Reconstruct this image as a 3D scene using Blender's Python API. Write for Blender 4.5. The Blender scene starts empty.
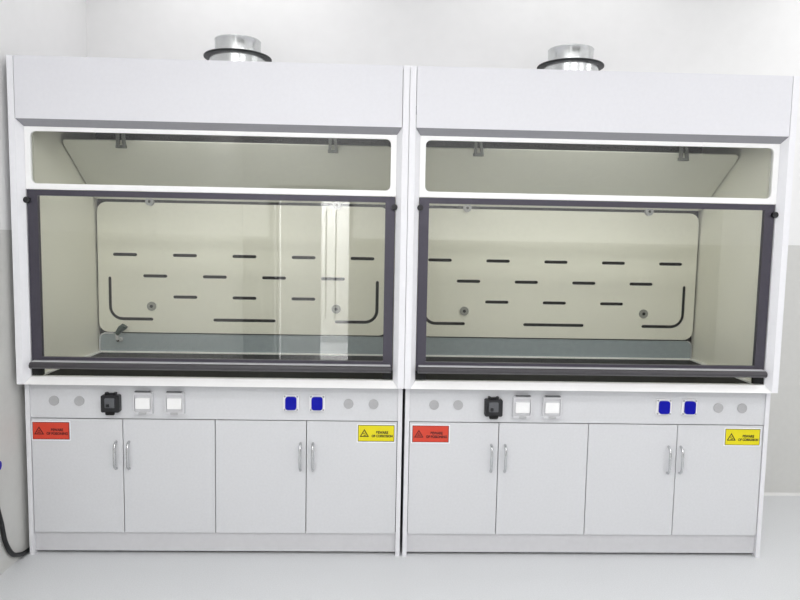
import bpy, bmesh, math
from mathutils import Vector, Matrix
from math import sin, cos, pi, radians as R

sc = bpy.context.scene
COL = sc.collection
sc.view_settings.view_transform = 'Standard'
sc.view_settings.look = 'None'
sc.view_settings.exposure = 0.0

# ------------------------------------------------------------------ materials
def srgb(r, g, b):
    f = lambda c: (c/255/12.92 if c/255 <= .04045 else ((c/255+.055)/1.055)**2.4)
    return (f(r), f(g), f(b), 1)

def mat(name, rgb, rough=.5, metal=0.0, noise=None, bump=None, spec=None, aniso=None):
    m = bpy.data.materials.new(name); m.use_nodes = True
    nt = m.node_tree; b = nt.nodes['Principled BSDF']
    c = srgb(*rgb)
    b.inputs['Base Color'].default_value = c
    b.inputs['Roughness'].default_value = rough
    b.inputs['Metallic'].default_value = metal
    if spec is not None: b.inputs['Specular IOR Level'].default_value = spec
    if noise or bump:
        tc = nt.nodes.new('ShaderNodeTexCoord')
    if noise:
        sc_, amt = noise
        n = nt.nodes.new('ShaderNodeTexNoise'); n.inputs['Scale'].default_value = sc_
        n.inputs['Detail'].default_value = 3
        r = nt.nodes.new('ShaderNodeValToRGB')
        r.color_ramp.elements[0].position = .3; r.color_ramp.elements[1].position = .7
        r.color_ramp.elements[0].color = tuple(x*(1-amt) for x in c[:3])+(1,)
        r.color_ramp.elements[1].color = tuple(min(1, x*(1+amt)) for x in c[:3])+(1,)
        nt.links.new(tc.outputs['Object'], n.inputs['Vector'])
        nt.links.new(n.outputs['Fac'], r.inputs['Fac'])
        nt.links.new(r.outputs['Color'], b.inputs['Base Color'])
    if bump:
        sc_, st = bump
        n2 = nt.nodes.new('ShaderNodeTexNoise'); n2.inputs['Scale'].default_value = sc_
        bp = nt.nodes.new('ShaderNodeBump'); bp.inputs['Strength'].default_value = st
        bp.inputs['Distance'].default_value = .001
        nt.links.new(tc.outputs['Object'], n2.inputs['Vector'])
        nt.links.new(n2.outputs['Fac'], bp.inputs['Height'])
        nt.links.new(bp.outputs['Normal'], b.inputs['Normal'])
    return m

def glass(name, tint, refl=1.0, rough=0.0):
    m = bpy.data.materials.new(name); m.use_nodes = True
    nt = m.node_tree; nt.nodes.clear()
    out = nt.nodes.new('ShaderNodeOutputMaterial')
    tr = nt.nodes.new('ShaderNodeBsdfTransparent'); tr.inputs['Color'].default_value = tint
    gl = nt.nodes.new('ShaderNodeBsdfGlossy'); gl.inputs['Roughness'].default_value = rough
    fr = nt.nodes.new('ShaderNodeFresnel'); fr.inputs['IOR'].default_value = 1.5
    mu = nt.nodes.new('ShaderNodeMath'); mu.operation = 'MULTIPLY'; mu.inputs[1].default_value = refl
    mu.use_clamp = True
    mx = nt.nodes.new('ShaderNodeMixShader')
    L = nt.links.new
    ge = nt.nodes.new('ShaderNodeNewGeometry')          # both faces of a thin pane reflect like air-to-glass
    ma = nt.nodes.new('ShaderNodeMath'); ma.operation = 'MULTIPLY_ADD'
    ma.inputs[1].default_value = 1/1.5-1.5; ma.inputs[2].default_value = 1.5
    L(ge.outputs['Backfacing'], ma.inputs[0]); L(ma.outputs[0], fr.inputs['IOR'])
    L(fr.outputs[0], mu.inputs[0]); L(mu.outputs[0], mx.inputs[0])
    L(tr.outputs[0], mx.inputs[1]); L(gl.outputs[0], mx.inputs[2]); L(mx.outputs[0], out.inputs[0])
    return m

M = dict(
    white=mat('white_powder_coat', (229,229,234), .38, noise=(60,.012), bump=(900,.05)),
    post=mat('white_corner_profile', (240,240,244), .35, noise=(50,.01)),
    cab=mat('grey_white_laminate', (216,217,220), .42, noise=(90,.02), bump=(700,.06)),
    soffit=mat('shade_grey_soffit', (150,150,155), .5, noise=(60,.02)),  # shade under the fascia put into the colour of a white part
    bracket=mat('dull_steel_bracket', (112,114,110), .45, .3, noise=(60,.04)),
    disc=mat('grey_fixing_disc', (150,151,145), .5, noise=(80,.03)),
    kick=mat('kick_laminate', (208,208,211), .45, noise=(40,.02)),
    edge=mat('edge_banding', (232,232,236), .4, noise=(60,.01)),
    liner=mat('cream_liner', (238,237,224), .5, noise=(45,.02)),
    side=mat('cream_side_liner', (244,243,231), .55, noise=(160,.035)),
    upper=mat('cream_upper_liner', (230,230,219), .5, noise=(40,.02)),
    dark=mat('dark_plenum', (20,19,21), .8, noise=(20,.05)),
    sash=mat('dark_anodised_aluminium', (74,71,82), .38, .35, noise=(60,.04)),
    bar=mat('dark_grey_grip', (70,68,72), .3, .15, noise=(60,.04)),
    black=mat('black_plastic', (26,26,30), .4, noise=(80,.05)),
    matte_black=mat('black_rubber', (12,12,13), .8, noise=(80,.05)),  # plain black for sash feet, switch latch and spout
    top=mat('dark_ceramic_worktop', (18,19,20), .6, noise=(70,.05), spec=.15),
    up=mat('grey_green_ceramic', (156,167,172), .3, noise=(35,.05)),
    seal=mat('white_sealant', (250,250,248), .5, noise=(80,.01)),
    cap=mat('grey_blanking_plastic', (178,178,180), .6, noise=(90,.03)),
    clear=mat('pale_plastic', (214,214,217), .25, noise=(80,.02)),
    pure=mat('bright_white_plastic', (252,252,252), .35, noise=(80,.01)),
    blue=mat('blue_plastic', (8,12,165), .4, noise=(90,.05), spec=.2),
    chrome=mat('brushed_steel', (205,206,208), .25, 1.0, noise=(120,.05)),
    galv=mat('galvanised_steel', (214,216,216), .22, .9, noise=(18,.05)),
    galvrim=mat('galvanised_rim', (52,54,54), .4, .7, noise=(18,.05)),
    grey=mat('mid_grey_plastic', (92,94,98), .4, noise=(60,.04)),
    green=mat('dark_green_plastic', (14,52,46), .35, noise=(60,.05)),
    red=mat('red_sticker', (214,66,44), .5, noise=(120,.02)),
    redline=mat('dark_red_ink', (110,10,8), .5, noise=(120,.02)),
    redtext=mat('brown_red_ink', (84,16,12), .5, noise=(120,.02)),
    yellow=mat('yellow_sticker', (232,218,6), .5, noise=(120,.02)),
    yline=mat('olive_ink', (84,80,6), .5, noise=(120,.02)),
    ink=mat('black_ink', (14,12,4), .5, noise=(120,.02)),
    paper=mat('white_sticker_paper', (246,246,250), .5, noise=(120,.01)),
    wallw=mat('white_wall_paint', (240,240,240), .7, noise=(14,.01)),
    wallg=mat('grey_wall_panel', (212,212,209), .6, noise=(30,.015)),
    wallf=mat('darker_grey_wall_panel', (140,140,138), .6, noise=(30,.015)),  # darkened below the other walls to strengthen the step reflected in the sashes
    floor=mat('grey_vinyl_floor', (218,220,222), .32, noise=(180,.05), bump=(300,.04)),
    cove=mat('pale_cove_trim', (222,222,220), .5, noise=(60,.01)),
    ceil=mat('ceiling_tile', (238,238,238), .8, noise=(40,.01)),
    doorw=mat('white_door', (244,244,244), .4, noise=(30,.01)),
    doorg=mat('grey_door_frame', (150,150,150), .4, noise=(30,.02)),
    rubber=mat('black_cable_rubber', (20,22,24), .45, noise=(90,.06)),
    pane=glass('sash_glass', (.97,.973,.955,1), 1.6),
    paneU=glass('upper_sash_glass', (.93,.935,.92,1), 1.0),
    cover=glass('clear_plastic_cover', (.95,.95,.96,1), 1.2, .08),
)

# ------------------------------------------------------------------ helpers
def obj(name, bm, m, parent=None, loc=None, smooth=False, bev=0, seg=2):
    if isinstance(bm, bmesh.types.BMesh):
        if bev:
            ed = [e for e in bm.edges if len(e.link_faces) == 2 and e.calc_face_angle(0) > .6]
            bmesh.ops.bevel(bm, geom=ed, offset=bev, segments=seg, profile=.5, affect='EDGES', clamp_overlap=True)
        bmesh.ops.recalc_face_normals(bm, faces=bm.faces[:])
        me = bpy.data.meshes.new(name); bm.to_mesh(me); bm.free()
    else:
        me = bm; me.name = name
    if not isinstance(m, (list, tuple)): m = [m]
    if len(me.materials): me.materials.clear()
    for k in m: me.materials.append(k)
    if smooth:
        for p in me.polygons: p.use_smooth = True
    o = bpy.data.objects.new(name, me); COL.objects.link(o)
    if parent: o.parent = parent
    if loc: o.location = loc
    return o

def thing(name, label, cat, loc=(0,0,0), group=None):
    o = bpy.data.objects.new(name, None); COL.objects.link(o); o.location = loc
    o.empty_display_size = .1
    return tag(o, label, cat, group)

def tag(o, label, cat, group=None):
    o['label'] = label; o['category'] = cat
    if group: o['group'] = group
    return o

def struct(name, bm, m, parent=None, **k):
    o = obj(name, bm, m, parent, **k)
    if parent is None: o['kind'] = 'structure'
    return o

def B(*boxes):
    """bmesh of boxes (x0,x1,y0,y1,z0,z1[,mat])"""
    bm = bmesh.new()
    for b in boxes: addbox(bm, *b)
    return bm

def addbox(bm, x0, x1, y0, y1, z0, z1, mi=0):
    v = [bm.verts.new((x, y, z)) for x in (x0, x1) for y in (y0, y1) for z in (z0, z1)]
    for f in ((0,1,3,2), (4,6,7,5), (0,4,5,1), (2,3,7,6), (0,2,6,4), (1,5,7,3)):
        fc = bm.faces.new([v[i] for i in f]); fc.material_index = mi
    return v

def poly(bm, faces, mi=0):
    """closed solid given as point-lists; merges equal points"""
    d = {}
    def V(p):
        k = tuple(round(c, 6) for c in p)
        if k not in d: d[k] = bm.verts.new(p)
        return d[k]
    for f in faces:
        fc = bm.faces.new([V(p) for p in f]); fc.material_index = mi

def prism(bm, pts, axis, a0, a1, mi=0):
    """extrude a 2-D polygon along an axis"""
    def P(u, v, a):
        return {'x': (a, u, v), 'y': (u, a, v), 'z': (u, v, a)}[axis]
    A = [bm.verts.new(P(u, v, a0)) for u, v in pts]; C = [bm.verts.new(P(u, v, a1)) for u, v in pts]
    n = len(pts); fs = [bm.faces.new(A), bm.faces.new(C[::-1])]
    for i in range(n): fs.append(bm.faces.new((A[i], A[(i+1) % n], C[(i+1) % n], C[i])))
    for f in fs: f.material_index = mi

def rrect(x0, x1, z0, z1, r, n=6):
    rs = r if isinstance(r, (list, tuple)) else (r,)*4      # bl, br, tr, tl
    out = []
    for (cx, cz, sx, sz, a0), q in zip(((x0, z0, 1, 1, 180), (x1, z0, -1, 1, 270), (x1, z1, -1, -1, 0), (x0, z1, 1, -1, 90)), rs):
        if q <= 0: out.append((cx, cz)); continue
        for i in range(n+1):
            a = R(a0+90*i/n); out.append((cx+sx*q+q*cos(a), cz+sz*q+q*sin(a)))
    return out

def circ(cx, cz, r, n=20): return [(cx+r*cos(2*pi*i/n), cz+r*sin(2*pi*i/n)) for i in range(n)]

def stroke(pts, w, n=5):
    """outline of a thick polyline with round ends"""
    P = [Vector(p) for p in pts]; L = []; Rr = []
    for i, p in enumerate(P):
        d = (P[min(i+1, len(P)-1)]-P[max(i-1, 0)]).normalized(); nn = Vector((-d.y, d.x))
        L.append(p+nn*w/2); Rr.append(p-nn*w/2)
    d = (P[-1]-P[-2]).normalized(); a0 = math.atan2(d.y, d.x)
    end = [P[-1]+Vector((cos(a0+pi/2-pi*k/n), sin(a0+pi/2-pi*k/n)))*w/2 for k in range(1, n)]
    d = (P[0]-P[1]).normalized(); a1 = math.atan2(d.y, d.x)
    st = [P[0]+Vector((cos(a1+pi/2-pi*k/n), sin(a1+pi/2-pi*k/n)))*w/2 for k in range(1, n)]
    return [tuple(q) for q in (L+end+Rr[::-1]+st)]

def plate(outer, holes, y0, y1):
    """flat plate in the XZ plane between y0 and y1, with real holes -> mesh"""
    cu = bpy.data.curves.new('plate', 'CURVE'); cu.dimensions = '2D'; cu.fill_mode = 'BOTH'
    cu.extrude = abs(y1-y0)/2
    for pts in [outer]+list(holes):
        s = cu.splines.new('POLY'); s.points.add(len(pts)-1)
        for q, p in zip(s.points, pts): q.co = (p[0], p[1], 0, 1)
        s.use_cyclic_u = True
    return curve_mesh(cu, Matrix.Translation((0, (y0+y1)/2, 0)) @ Matrix.Rotation(pi/2, 4, 'X'))

def curve_mesh(cu, mx=None):
    o = bpy.data.objects.new('tmp', cu); COL.objects.link(o)
    dg = bpy.context.evaluated_depsgraph_get(); dg.update()
    me = bpy.data.meshes.new_from_object(o.evaluated_get(dg))
    bpy.data.objects.remove(o); bpy.data.curves.remove(cu)
    if mx: me.transform(mx)
    return me

def tube(pts, r, res=6, smooth=True, cyc=False):
    cu = bpy.data.curves.new('tube', 'CURVE'); cu.dimensions = '3D'; cu.bevel_depth = r; cu.bevel_resolution = res
    cu.use_fill_caps = True
    s = cu.splines.new('POLY'); s.points.add(len(pts)-1); s.use_cyclic_u = cyc
    for q, p in zip(s.points, pts): q.co = (*p, 1)
    return curve_mesh(cu)

def bez(ctrl, n=24):
    """Catmull-Rom through the control points"""
    P = [Vector(c) for c in ctrl]; P = [2*P[0]-P[1]]+P+[2*P[-1]-P[-2]]; out = []
    for i in range(1, len(P)-2):
        a, b, c, d = P[i-1:i+3]
        for k in range(n):
            t = k/n
            out.append(.5*((2*b)+(c-a)*t+(2*a-5*b+4*c-d)*t*t+(3*b-a-3*c+d)*t**3))
    out.append(P[-2]); return out

def text_mesh(body, width, cx, cz, y, bold=.0):
    cu = bpy.data.curves.new('t', 'FONT'); cu.body = body; cu.align_x = 'CENTER'; cu.align_y = 'CENTER'
    cu.size = 1; cu.offset = bold
    me = curve_mesh(cu)
    xs = [v.co.x for v in me.vertices]; ys = [v.co.y for v in me.vertices]
    s = width/(max(xs)-min(xs))
    mx = Matrix.Translation((cx, y, cz)) @ Matrix.Rotation(pi/2, 4, 'X') @ Matrix.Diagonal((s, s*1.2, s, 1)) @ Matrix.Translation((-(max(xs)+min(xs))/2, -(max(ys)+min(ys))/2, 0))
    me.transform(mx); return me

def lathe(bm, prof, cx, cy, n=48, mi=0, cap=False):
    rings = [[bm.verts.new((cx+r*cos(2*pi*i/n), cy+r*sin(2*pi*i/n), z)) for i in range(n)] for r, z in prof]
    for a, b in zip(rings, rings[1:]):
        for i in range(n):
            f = bm.faces.new((a[i], a[(i+1) % n], b[(i+1) % n], b[i])); f.smooth = True; f.material_index = mi
    if cap: bm.faces.new(rings[-1])

def cyl_y(bm, cx, cz, r, y0, y1, n=20, mi=0): prism(bm, circ(cx, cz, r, n), 'y', y0, y1, mi)

def join(meshes):
    """several (mesh, material index) -> one bmesh"""
    bm = bmesh.new()
    for me, mi in meshes:
        n0 = len(bm.faces)
        if isinstance(me, bmesh.types.BMesh):
            t = bpy.data.meshes.new('t'); me.to_mesh(t); me.free(); me = t
        bm.from_mesh(me); bm.faces.ensure_lookup_table()
        for f in bm.faces[n0:]: f.material_index = mi
        bpy.data.meshes.remove(me)
    return bm

# ------------------------------------------------------------------ room
XL, XR, YB, YF, ZC, ZW = -1.826, 4.2, .905, -5.2, 3.25, 1.565
struct('floor', B((XL-.1, XR+.1, YF-.1, YB+.1, -.1, 0)), M['floor'])
struct('ceiling', B((XL-.1, XR+.1, YF-.1, YB+.1, ZC, ZC+.1)), M['ceil'])
def two_tone(x0, x1, y0, y1): return B((x0, x1, y0, y1, 0, ZW, 0), (x0, x1, y0, y1, ZW, ZC, 1))
WM = [M['wallg'], M['wallw']]
struct('wall_back', two_tone(XL, XR, YB, YB+.1), WM)
struct('wall_left', two_tone(XL-.1, XL, YF, YB), WM)
struct('wall_right', two_tone(XR, XR+.1, YF, YB), WM)
# front wall (behind the camera) with a doorway; the corridor beyond is added for a bright reflection
DX0, DX2, DZ = -1.49, -.46, 2.2
bm = B((XL, DX0, YF-.1, YF, 0, ZW, 0), (XL, DX0, YF-.1, YF, ZW, ZC, 1), (DX2, XR, YF-.1, YF, 0, ZW, 0),
       (DX2, XR, YF-.1, YF, ZW, ZC, 1), (DX0, DX2, YF-.1, YF, DZ, ZC, 1))
struct('wall_front', bm, [M['wallf'], M['wallw']])
d1 = bpy.data.objects.new('door_1', None); COL.objects.link(d1); d1['kind'] = 'structure'; d1.location = (DX0, YF, 0)
obj('door_frame', B((0, .05, -.1, .03, 0, DZ), (.98, 1.03, -.1, .03, 0, DZ), (.05, .98, -.1, .03, DZ-.05, DZ), (.07, .11, -.08, .02, 0, DZ-.05)), M['doorg'], d1)
obj('door_leaf', B((.13, .63, -.07, -.03, .01, DZ-.06)), M['doorw'], d1)
obj('door_handle', B((.69, .705, .0, .03, .55, 1.9), (.81, .825, .0, .03, .55, 1.9)), M['chrome'], d1)
struct('wall_corridor', B((DX0-.5, DX2+1.2, YF-1.7, YF-1.6, 0, 2.6), (DX0-.6, DX0-.5, YF-1.7, YF-.1, 0, 2.6),
                          (DX2+1.2, DX2+1.3, YF-1.7, YF-.1, 0, 2.6), (DX0-.6, DX2+1.3, YF-1.7, YF-.1, 2.6, 2.7), (DX0-.6, DX2+1.3, YF-1.7, YF-.1, -.1, -.001)), M['wallw'])
bm = bmesh.new(); prism(bm, [(YB, 0), (YB-.014, 0), (YB-.010, .004), (YB-.004, .010), (YB, .014)], 'x', XL, XR)
struct('baseboard_back', bm, M['cove'])

# ------------------------------------------------------------------ fume hood
ZT, ZS = 2.339, .852         # top of hood, underside of the sill
ZF0, ZF1 = 2.064, 2.034      # fascia lower edge (front / back of the soffit)
ZI = .885                    # sill inner upper edge
YBF = .757                   # baffle plane
YD = .85

def fume_hood(cx, label, name_loc, collar_dx):
    t = thing('fume_hood', label, 'fume hood', (cx, 0, ZS), 'fume hoods')
    def O(name, bm, m, par=None, **k):
        """geometry given in hood coordinates (z from the floor)"""
        o = obj(name, bm, m, par or t, **k)
        o.data.transform(Matrix.Translation((0, 0, -ZS))); return o
    for s in (-1, 1):
        bm = bmesh.new()
        x = lambda a: s*a
        lo, hi = sorted((x(.899), x(.87)))
        addbox(bm, lo, hi, 0, .06, ZS, ZT)
        A0, A1 = (x(.87), 0, ZS), (x(.87), 0, ZF0); B0, B1 = (x(.847), .03, ZI), (x(.847), .03, ZF1)
        C0, C1 = (x(.87), .03, ZI), (x(.87), .03, ZF1)
        poly(bm, [(A0, A1, B1, B0), (A0, C0, C1, A1), (A0, B0, C0), (A1, C1, B1), (B0, B1, C1, C0)])
        lo, hi = sorted((x(.847), x(.87)))
        addbox(bm, lo, hi, .0302, .10, ZI-.03, ZF0+.02)
        O('corner_post', bm, M['post'], bev=.0012, seg=1)
        lo, hi = sorted((x(.899), x(.884)))
        O('side_panel', B((lo, hi, .06, YD, ZS, ZT)), M['white'])
        lo, hi = sorted((x(.84), x(.848)))
        O('side_liner', B((lo, hi, .1, YD-.04, ZS+.0, 2.20)), M['side'])
    O('fascia_panel', B((-.8675, .8675, 0, .02, ZF0, ZT)), M['white'], bev=.0015, seg=1)
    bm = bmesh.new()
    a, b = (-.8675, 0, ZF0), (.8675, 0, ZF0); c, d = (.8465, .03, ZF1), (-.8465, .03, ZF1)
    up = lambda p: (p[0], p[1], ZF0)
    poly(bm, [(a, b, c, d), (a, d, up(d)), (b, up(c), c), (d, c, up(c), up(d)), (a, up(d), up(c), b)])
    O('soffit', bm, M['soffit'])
    bm = bmesh.new()
    a, b = (-.8695, 0, ZS), (.8695, 0, ZS); c, d = (.8465, .03, ZI), (-.8465, .03, ZI)
    e, f = (.8465, .075, ZI-.004), (-.8465, .075, ZI-.004); g, h = (.8465, .075, ZS), (-.8465, .075, ZS)
    poly(bm, [(a, b, c, d), (d, c, e, f), (f, e, g, h), (a, h, g, b), (a, d, f, h), (b, g, e, c)])
    O('airfoil_sill', bm, M['pure'], bev=.001, seg=1)
    O('top_panel', B((-.884, .884, .02, YD, ZT-.015, ZT-.001)), M['white'])
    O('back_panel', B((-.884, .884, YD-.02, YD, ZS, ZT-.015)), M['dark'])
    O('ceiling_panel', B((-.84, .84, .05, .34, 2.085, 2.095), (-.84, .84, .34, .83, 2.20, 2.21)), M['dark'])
    # lower baffle with slots
    H = []
    for z, n in ((1.441, 5), (1.321, 4), (1.202, 3)):
        for i in range(n):
            x0 = (i-(n-1)/2)*.338; H.append(stroke([(x0-.06, z), (x0+.06, z)], .018))
    H.append(stroke([(-.17, 1.072), (.17, 1.072)], .018))
    for s in (-1, 1):
        p = [(s*.764, 1.305), (s*.764, 1.142)]
        p += [(s*(.694+.07*cos(R(k*11.25))), 1.142-.07*sin(R(k*11.25))) for k in range(1, 9)]
        p += [(s*.53, 1.072)]
        H.append(stroke(p, .018))
    O('baffle', plate(rrect(-.829, .829, .995, 1.737, .055), H, YBF, YBF+.006), M['liner'])
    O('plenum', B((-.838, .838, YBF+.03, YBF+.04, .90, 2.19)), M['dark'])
    # upper sloped baffle
    me = plate(rrect(-.832, .832, 0, .478, (.01, .01, .03, .03)), [], 0, .006)
    ang = math.atan2(2.020-1.752, .355-(YBF-.01))
    me.transform(Matrix.Translation((0, YBF-.012, 1.752)) @ Matrix.Rotation(ang-pi/2, 4, 'X'))
    O('upper_baffle', me, M['upper'])
    for s in (-1, 1):
        # round knob at the top of the baffle, and a lower fixing disc
        bm = bmesh.new(); cyl_y(bm, s*.527, 1.742, .023, YBF-.022, YBF-.001); 
        bm2 = bmesh.new(); cyl_y(bm2, s*.527, 1.742, .008, YBF-.024, YBF-.0221, 12)
        k = O('baffle_knob', bm, M['cap'], bev=.004); O('screw', bm2, M['black'], k)
        bm = bmesh.new(); cyl_y(bm, s*.528, 1.147, .026, YBF-.008, YBF-.001)
        bm2 = bmesh.new(); cyl_y(bm2, s*.528, 1.147, .009, YBF-.011, YBF-.0081, 12)
        k = O('fixing_disc', bm, M['disc'], bev=.002); O('screw', bm2, M['black'], k)
        # bracket carrying the upper baffle
        bm = bmesh.new()
        addbox(bm, s*.53-.026, s*.53+.026, .338, .352, 1.985, 2.0)
        addbox(bm, s*.53-.022, s*.53-.008, .332, .350, 1.985, 2.083)
        poly_leg = [(s*.53+.0, 2.083), (s*.53+.013, 2.083), (s*.53+.026, 1.985), (s*.53+.012, 1.985)]
        prism(bm, poly_leg, 'y', .332, .350)
        O('baffle_bracket', bm, M['bracket'])
    # fixed upper light
    f = O('upper_light_frame', plate(rrect(-.846, .846, 1.753, 2.0335, .002), [rrect(-.8195, .8195, 1.779, 2.0145, .024)], .0305, .045), M['pure'])
    O('upper_glass', B((-.83, .83, .039, .0392, 1.772, 2.018)), M['paneU'], f)
    # sliding sash
    s_ = O('sash_frame', plate(rrect(-.8435, .8435, .93, 1.7515, .003), [rrect(-.798, .798, .975, 1.725, .002)], .036, .058), M['sash'])
    O('sash_glass', B((-.805, .805, .046, .0462, .97, 1.73)), M['pane'], s_)
    bm = bmesh.new()
    prof = [(.034, .956), (.004, .957), (-.006, .953), (-.012, .944), (-.010, .934), (-.002, .927), (.034, .927)]
    prism(bm, prof, 'x', -.836, .836)
    O('sash_handle_bar', bm, M['bar'], s_, bev=.003)
    O('sash_highlight', B((-.833, .833, .008, .0355, .9565, .9605)), M['clear'], s_)  # pale strip added as the highlight along the bar's top
    for q in (-1, 1):
        lo, hi = sorted((q*.845, q*.797)); O('sash_foot', B((lo, hi, .034, .056, .889, .9298)), M['matte_black'], s_)
        bm = bmesh.new(); cyl_y(bm, q*.840, 1.703, .0140, .018, .0355)
        O('sash_stop', bm, M['black'], s_, bev=.004)
    # exhaust collar on the roof
    bm = bmesh.new(); cy = .60
    lathe(bm, [(.151, ZT-.002), (.151, 2.36), (.149, 2.495), (.149, 2.503)], collar_dx, cy)
    lathe(bm, [(.120, 2.512), (.120, 2.590), (.122, 2.592), (.120, 2.595), (.116, 2.590), (.116, 2.40)], collar_dx, cy)
    c = O('exhaust_collar', bm, M['galv'])
    bm = bmesh.new(); lathe(bm, [(.116, 2.5035), (.175, 2.500), (.178, 2.501), (.178, 2.507), (.175, 2.510), (.119, 2.514)], collar_dx, cy)
    O('flange', bm, M['galvrim'], c)
    return t

hood_l = fume_hood(-.9, 'white fume hood nearest the left wall, green-handled tap and doorway reflection behind its sash', None, 0.0)
hood_r = fume_hood(.9, 'white fume hood farthest from the left wall, no tap behind its sash', None, -.006)

# ------------------------------------------------------------------ worktop
ZTOP = .876
def worktop(cx, label, tap):
    t = thing('worktop', label, 'worktop', (cx, .42, ZS), 'fume hood worktops')
    def O(name, bm, m, par=None, **k):
        o = obj(name, bm, m, par or t, **k); o.data.transform(Matrix.Translation((0, -.42, -ZS))); return o
    O('slab', B((-.834, .834, .080, .775, ZS+.002, ZTOP)), M['top'], bev=.002)
    u = O('upstand', plate(rrect(-.834, .834, ZTOP, .987, (0, 0, .035, .035)), [], .764, .776), M['up'])
    # pale seal round the slab and the upstand's ends
    bm = B((-.833, .833, .752, .7635, ZTOP, ZTOP+.009), (-.8385, -.819, .085, .7635, ZTOP-.004, ZTOP+.008), (.819, .8385, .085, .7635, ZTOP-.004, ZTOP+.008))
    O('seal_strip', bm, M['seal'])
    me = tube([(-.829, .760, ZTOP), (-.829, .760, .955), (-.825, .760, .970), (-.815, .760, .981), (-.80, .760, .987), (-.75, .760, .987)], .0045, 3)
    O('corner_seal', me, M['clear'])
    me = tube([(.829, .760, ZTOP), (.829, .760, .955), (.825, .760, .970), (.815, .760, .981), (.80, .760, .987)], .003, 3)
    O('corner_seal', me, M['clear'])
    if tap:
        x, z = -.708, .952
        bm = bmesh.new(); cyl_y(bm, x, z, .012, .752, .7635)
        k = O('tap', join([(bm, 0), (tube([(x, .755, z), (x, .722, z), (x-.001, .706, z+.014), (x, .70, z+.045)], .0085), 0)]), M['clear'], smooth=True)
        bm = bmesh.new(); bm.from_mesh(tube([(x-.001, .70, z+.038), (x+.012, .70, z+.052), (x+.030, .70, z+.072), (x+.040, .70, z+.083), (x+.044, .70, z+.088)], .019))
        for v in bm.verts:      # the lever widens towards its free end
            a = max(0, min(1, (v.co.z-(z+.038))/.05)); c0 = Vector((x+.045*a, .70, z+.038+.05*a)); v.co = c0+(v.co-c0)*((.62+.62*a) if a < .93 else .95)
        O('tap_handle', bm, M['green'], k, smooth=True)
        bm = bmesh.new(); cyl_y(bm, x, z, .007, .709, .714, 12)
        O('spout', bm, M['matte_black'], k)
    return t
worktop(-.9, 'dark worktop with grey-green upstand under the left hood, tap at its corner', True)
worktop(.9, 'dark worktop with grey-green upstand under the right hood, without any tap', False)

# ------------------------------------------------------------------ base cabinet
YP = .068
def sticker(door, x0, x1, z0, z1, kind):
    y = YP-.0006
    red = kind == 'red'
    w, h = x1-x0, z1-z0
    parts = [(B((x0-.005, x1+.005, y-.0002, y, z0-.005, z1+.005)), 0),
             (B((x0, x1, y-.0006, y-.0002, z0, z1)), 1),
             (B((x0+.003, x1-.003, y-.0009, y-.0006, z0+.003, z1-.003)), 2)]
    tx, tz = x0+.178*w, z0+.46*h; r = .225*h
    r *= 1.2; tri = [(tx+1.18*r*cos(R(a)), tz+1.15*r*sin(R(a))-.02*h) for a in (90, 210, 330)]
    tin = [(tx+.80*r*cos(R(a)), tz+.78*r*sin(R(a))-.02*h) for a in (90, 210, 330)]
    parts.append((plate(tri, [tin], y-.0013, y-.0010), 3))
    if red:   # skull-like poison mark: blob over crossed strokes
        parts.append((plate(circ(tx, tz+.03*h, .045*h, 10), [], y-.0013, y-.0010), 3))
        parts.append((plate(stroke([(tx-.1*h, tz-.1*h), (tx+.1*h, tz-.03*h)], .025*h), [], y-.0013, y-.0010), 3))
        parts.append((plate(stroke([(tx-.1*h, tz-.03*h), (tx+.1*h, tz-.1*h)], .025*h), [], y-.0014, y-.0011), 3))
    else:     # corrosion mark: tilted tube over a hand
        parts.append((plate(stroke([(tx-.07*h, tz+.02*h), (tx+.05*h, tz+.06*h)], .035*h), [], y-.0013, y-.0010), 3))
        parts.append((plate(stroke([(tx-.03*h, tz-.09*h), (tx+.11*h, tz-.07*h)], .045*h), [], y-.0013, y-.0010), 3))
        parts.append((plate(stroke([(tx+.04*h, tz+.01*h), (tx+.04*h, tz-.04*h)], .02*h), [], y-.0014, y-.0011), 3))
    parts.append((text_mesh('BEWARE', .33*w, x0+.665*w, z0+.555*h, y-.0012, .05), 3))
    parts.append((text_mesh('OF POISONING' if red else 'OF CORROSION', .575*w, x0+.665*w, z0+.34*h, y-.0012, .05), 3))
    ms = [M['paper'], M['redline'], M['red'], M['redtext']] if red else [M['paper'], M['yline'], M['yellow'], M['ink']]
    bm = join(parts)
    me = bpy.data.meshes.new('warning_sticker'); bm.to_mesh(me); bm.free()
    o = bpy.data.objects.new('warning_sticker', me); COL.objects.link(o)
    for m in ms: me.materials.append(m)
    o.parent = door
    o['label'] = ('red' if red else 'yellow')+' warning sticker reading '+('BEWARE OF POISONING' if red else 'BEWARE OF CORROSION')
    return o

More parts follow.
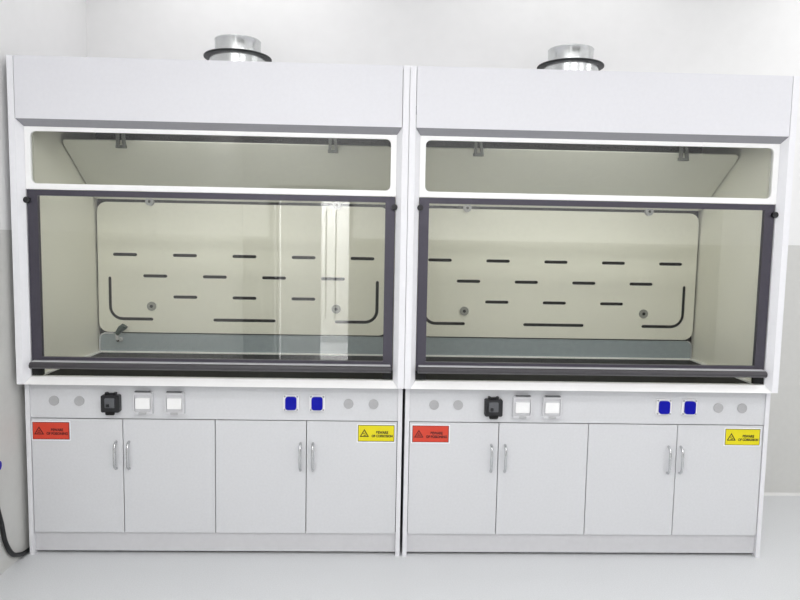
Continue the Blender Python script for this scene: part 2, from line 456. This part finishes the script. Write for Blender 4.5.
def cabinet(cx, label, sw, boxes, blues, red, yel, caps, hxs, xs):
    t = thing('base_cabinet', label, 'cabinet', (cx, YP, 0), 'base cabinets under the fume hoods')
    def O(name, bm, m, par=None, **k):
        o = obj(name, bm, m, par or t, **k); o.data.transform(Matrix.Translation((0, -YP, 0))); return o
    for s in (-1, 1):
        lo, hi = sorted((s*.896, s*.8752))
        O('side_panel', B((lo, hi, YP-.006, YD-.02, 0, ZS-.001)), M['edge'], bev=.0015, seg=1)
    O('carcass', B((-.875, .875, YP+.02, YD-.03, .112, .672), (-.875, .875, YP+.02, YD-.03, .672, ZS-.003)), M['dark'])
    O('control_panel', B((-.8745, .8745, YP, YP+.018, .677, ZS-.0015)), M['cab'], bev=.001, seg=1)
    O('kick_plate', B((-.8745, .8745, YP+.012, YP+.028, .0145, .108)), M['kick'], bev=.001, seg=1)
    xs = [-.874, *xs, .874]
    for i in range(4):
        d = O('door', B((xs[i]+.002, xs[i+1]-.002, YP, YP+.018, .1125, .6725)), M['cab'], bev=.0012, seg=1)
        hx = hxs[i]
        z0, z1 = .431, .564
        pts = [(hx, YP-.0005, z1), (hx, YP-.012, z1-.002), (hx, YP-.024, z1-.012), (hx, YP-.029, z1-.028),
               (hx, YP-.029, z0+.028), (hx, YP-.024, z0+.012), (hx, YP-.012, z0+.002), (hx, YP-.0005, z0)]
        O('handle', tube(pts, .0060, 5), M['chrome'], d, smooth=True)
        if i == 0: st = sticker(d, *red, 'red'); st.data.transform(Matrix.Translation((0, -YP, 0)))
        if i == 3: st = sticker(d, *yel, 'yellow'); st.data.transform(Matrix.Translation((0, -YP, 0)))
    for x in caps:
        bm = bmesh.new(); cyl_y(bm, x, .760, .0235, YP-.004, YP-.0003, 28)
        O('blanking_cap', bm, M['cap'], bev=.001)
    # black switch box
    x = sw
    b = O('switch_box', plate(rrect(x-.043, x+.043, .712, .795, .008), [], YP-.03, YP-.0003), M['black'])
    O('switch_window', plate(rrect(x-.024, x+.022, .735, .782, .004), [], YP-.034, YP-.0303), M['grey'], b)
    O('rocker', B((x-.016, x-.003, YP-.040, YP-.0342, .740, .754)), M['black'], b, bev=.002)
    O('hinge', B((x-.026, x-.015, YP-.024, YP-.004, .7952, .807), (x+.014, x+.025, YP-.024, YP-.004, .7952, .807), (x-.015, x+.014, YP-.018, YP-.006, .7952, .803)), [M['black']], b)
    O('latch', plate(rrect(x-.022, x+.022, .700, .716, (.008, .008, 0, 0)), [], YP-.033, YP-.0304), M['matte_black'], b)
    for x in boxes:
        b = O('socket_box', plate(rrect(x-.047, x+.047, .699, .812, .012), [], YP-.012, YP-.0003), M['clear'])
        O('socket_face', plate(rrect(x-.034, x+.034, .729, .780, .004), [], YP-.020, YP-.0121), M['pure'], b)
        O('cover_frame', plate(rrect(x-.045, x+.045, .702, .808, .011), [rrect(x-.039, x+.039, .716, .798, .006)], YP-.022, YP-.0121), M['clear'], b)
        O('hinge', B((x-.036, x+.036, YP-.026, YP-.008, .8122, .8145)), M['grey'], b)  # hinge strip, its dark grey painted for the shade along the top
        O('latch', plate(rrect(x-.018, x+.018, .7035, .7135, .003), [], YP-.026, YP-.0222), M['cap'], b)
    for x in blues:
        z = .763
        b = O('blue_socket', plate(rrect(x-.037, x+.037, z-.039, z+.039, .006), [], YP-.010, YP-.0003), M['seal'])
        O('lid', plate(rrect(x-.0265, x+.0265, z-.032, z+.032, .013), [], YP-.020, YP-.0101), M['blue'], b)
        for sx in (-1, 1):
            for sz in (-1, 1):
                bm = bmesh.new(); cyl_y(bm, x+sx*.0305, z+sz*.0325, .0045, YP-.0125, YP-.0101, 10); O('screw', bm, M['cap'], b)
    return t
cabinet(-.9, 'grey-white four-door base cabinet under the left fume hood, beside the left wall', -.489, (-.340, -.191), (.361, .486),
        (-.868, -.694, .571, .656), (.683, .860, .575, .657), (-.763, -.644, .636, .757), (-.474, -.413, .407, .467), (-.442, -.003, .4345))
cabinet(.906, 'grey-white four-door base cabinet under the right fume hood', -.470, (-.328, -.183), (.368, .495),
        (-.859, -.681, .574, .657), (.685, .860, .574, .656), (-.756, -.639, .642, .761), (-.472, -.404, .405, .466), (-.437, .004, .446))

# ------------------------------------------------------------------ cable and plug by the left wall
pts = bez([(XL+.013, -.18, .50), (XL+.013, -.185, .42), (XL+.013, -.165, .33), (XL+.013, -.14, .25), (XL+.013, -.112, .145), (XL+.013, -.062, .066), (XL+.012, .00, .030), (XL+.012, .06, .014), (XL+.012, .16, .0125), (XL+.013, .32, .0125)], 10)
o = obj('power_cable', tube(pts, .0105, 5), M['rubber'], smooth=True)
tag(o, 'thick black cable curving down the left wall to the floor beside the cabinet', 'cable')
t = thing('wall_plug', 'blue plug on the grey left wall at the photo edge', 'plug', (XL, -.18, .525))
bm = bmesh.new(); prism(bm, circ(0, 0, .026, 20), 'x', .001, .022); obj('socket_ring', bm, M['blue'], t, bev=.003)
bm = bmesh.new(); prism(bm, circ(0, 0, .022, 20), 'x', .0222, .036); obj('plug_cap', bm, M['blue'], t, bev=.004)

# ------------------------------------------------------------------ light
def area(name, loc, sx, sy, power, rot=(0,0,0), color=(1,1,1)):
    l = bpy.data.lights.new(name, 'AREA'); l.shape = 'RECTANGLE'; l.size = sx; l.size_y = sy; l.energy = power; l.color = color
    o = bpy.data.objects.new(name, l); COL.objects.link(o); o.location = loc; o.rotation_euler = rot; return o
for x in (-.9, .9, 2.7):
    for y, e in ((-4.2, 26.5), (-2.3, 11.5), (.45, 3.0)):  # rear row over the hoods is added to brighten the back wall
        area('ceiling_lamp_fill', (x, y, ZC-.02), 1.2, .6, e*(1.5 if x < 0 else 1.04), color=(1, .99, .985))
area('ceiling_lamp_fill', (3.1, -.5, ZC-.02), 1.2, .6, 17, color=(1, .99, .985))  # extra unseen light added to brighten the wall on the right
area('corridor_fill', ((DX0+DX2)/2, YF-.8, 2.55), 1.2, .8, 115)  # added light so the doorway reflects brightly in the sash glass
for cx in (-.9, .9):
    area('hood_fill', (cx, .16, 2.08), 0.9, .18, 2.6, color=(1, 1, .97))  # unseen fill light added inside each hood to lift the interior
w = bpy.data.worlds.new('w'); sc.world = w; w.use_nodes = True
w.node_tree.nodes['Background'].inputs[0].default_value = (.9, .93, 1, 1)
w.node_tree.nodes['Background'].inputs[1].default_value = .3

# ------------------------------------------------------------------ camera
cx, cy, cz, p, yw, ro, f = -.124738, -3.113610, 1.550614, -.0888750, .0313857, .0187050, 670.033
fw = Vector((sin(yw)*cos(p), cos(yw)*cos(p), sin(p))); rt = Vector((cos(yw), -sin(yw), 0)); up = rt.cross(fw)
rt2 = rt*cos(ro)+up*sin(ro); up2 = up*cos(ro)-rt*sin(ro)
cam = bpy.data.cameras.new('camera'); cam.sensor_width = 36; cam.lens = f*36/800; cam.clip_start = .05
co = bpy.data.objects.new('camera', cam); COL.objects.link(co)
mx = Matrix((rt2, up2, -fw)).transposed().to_4x4(); mx.translation = (cx, cy, cz); co.matrix_world = mx
sc.camera = co
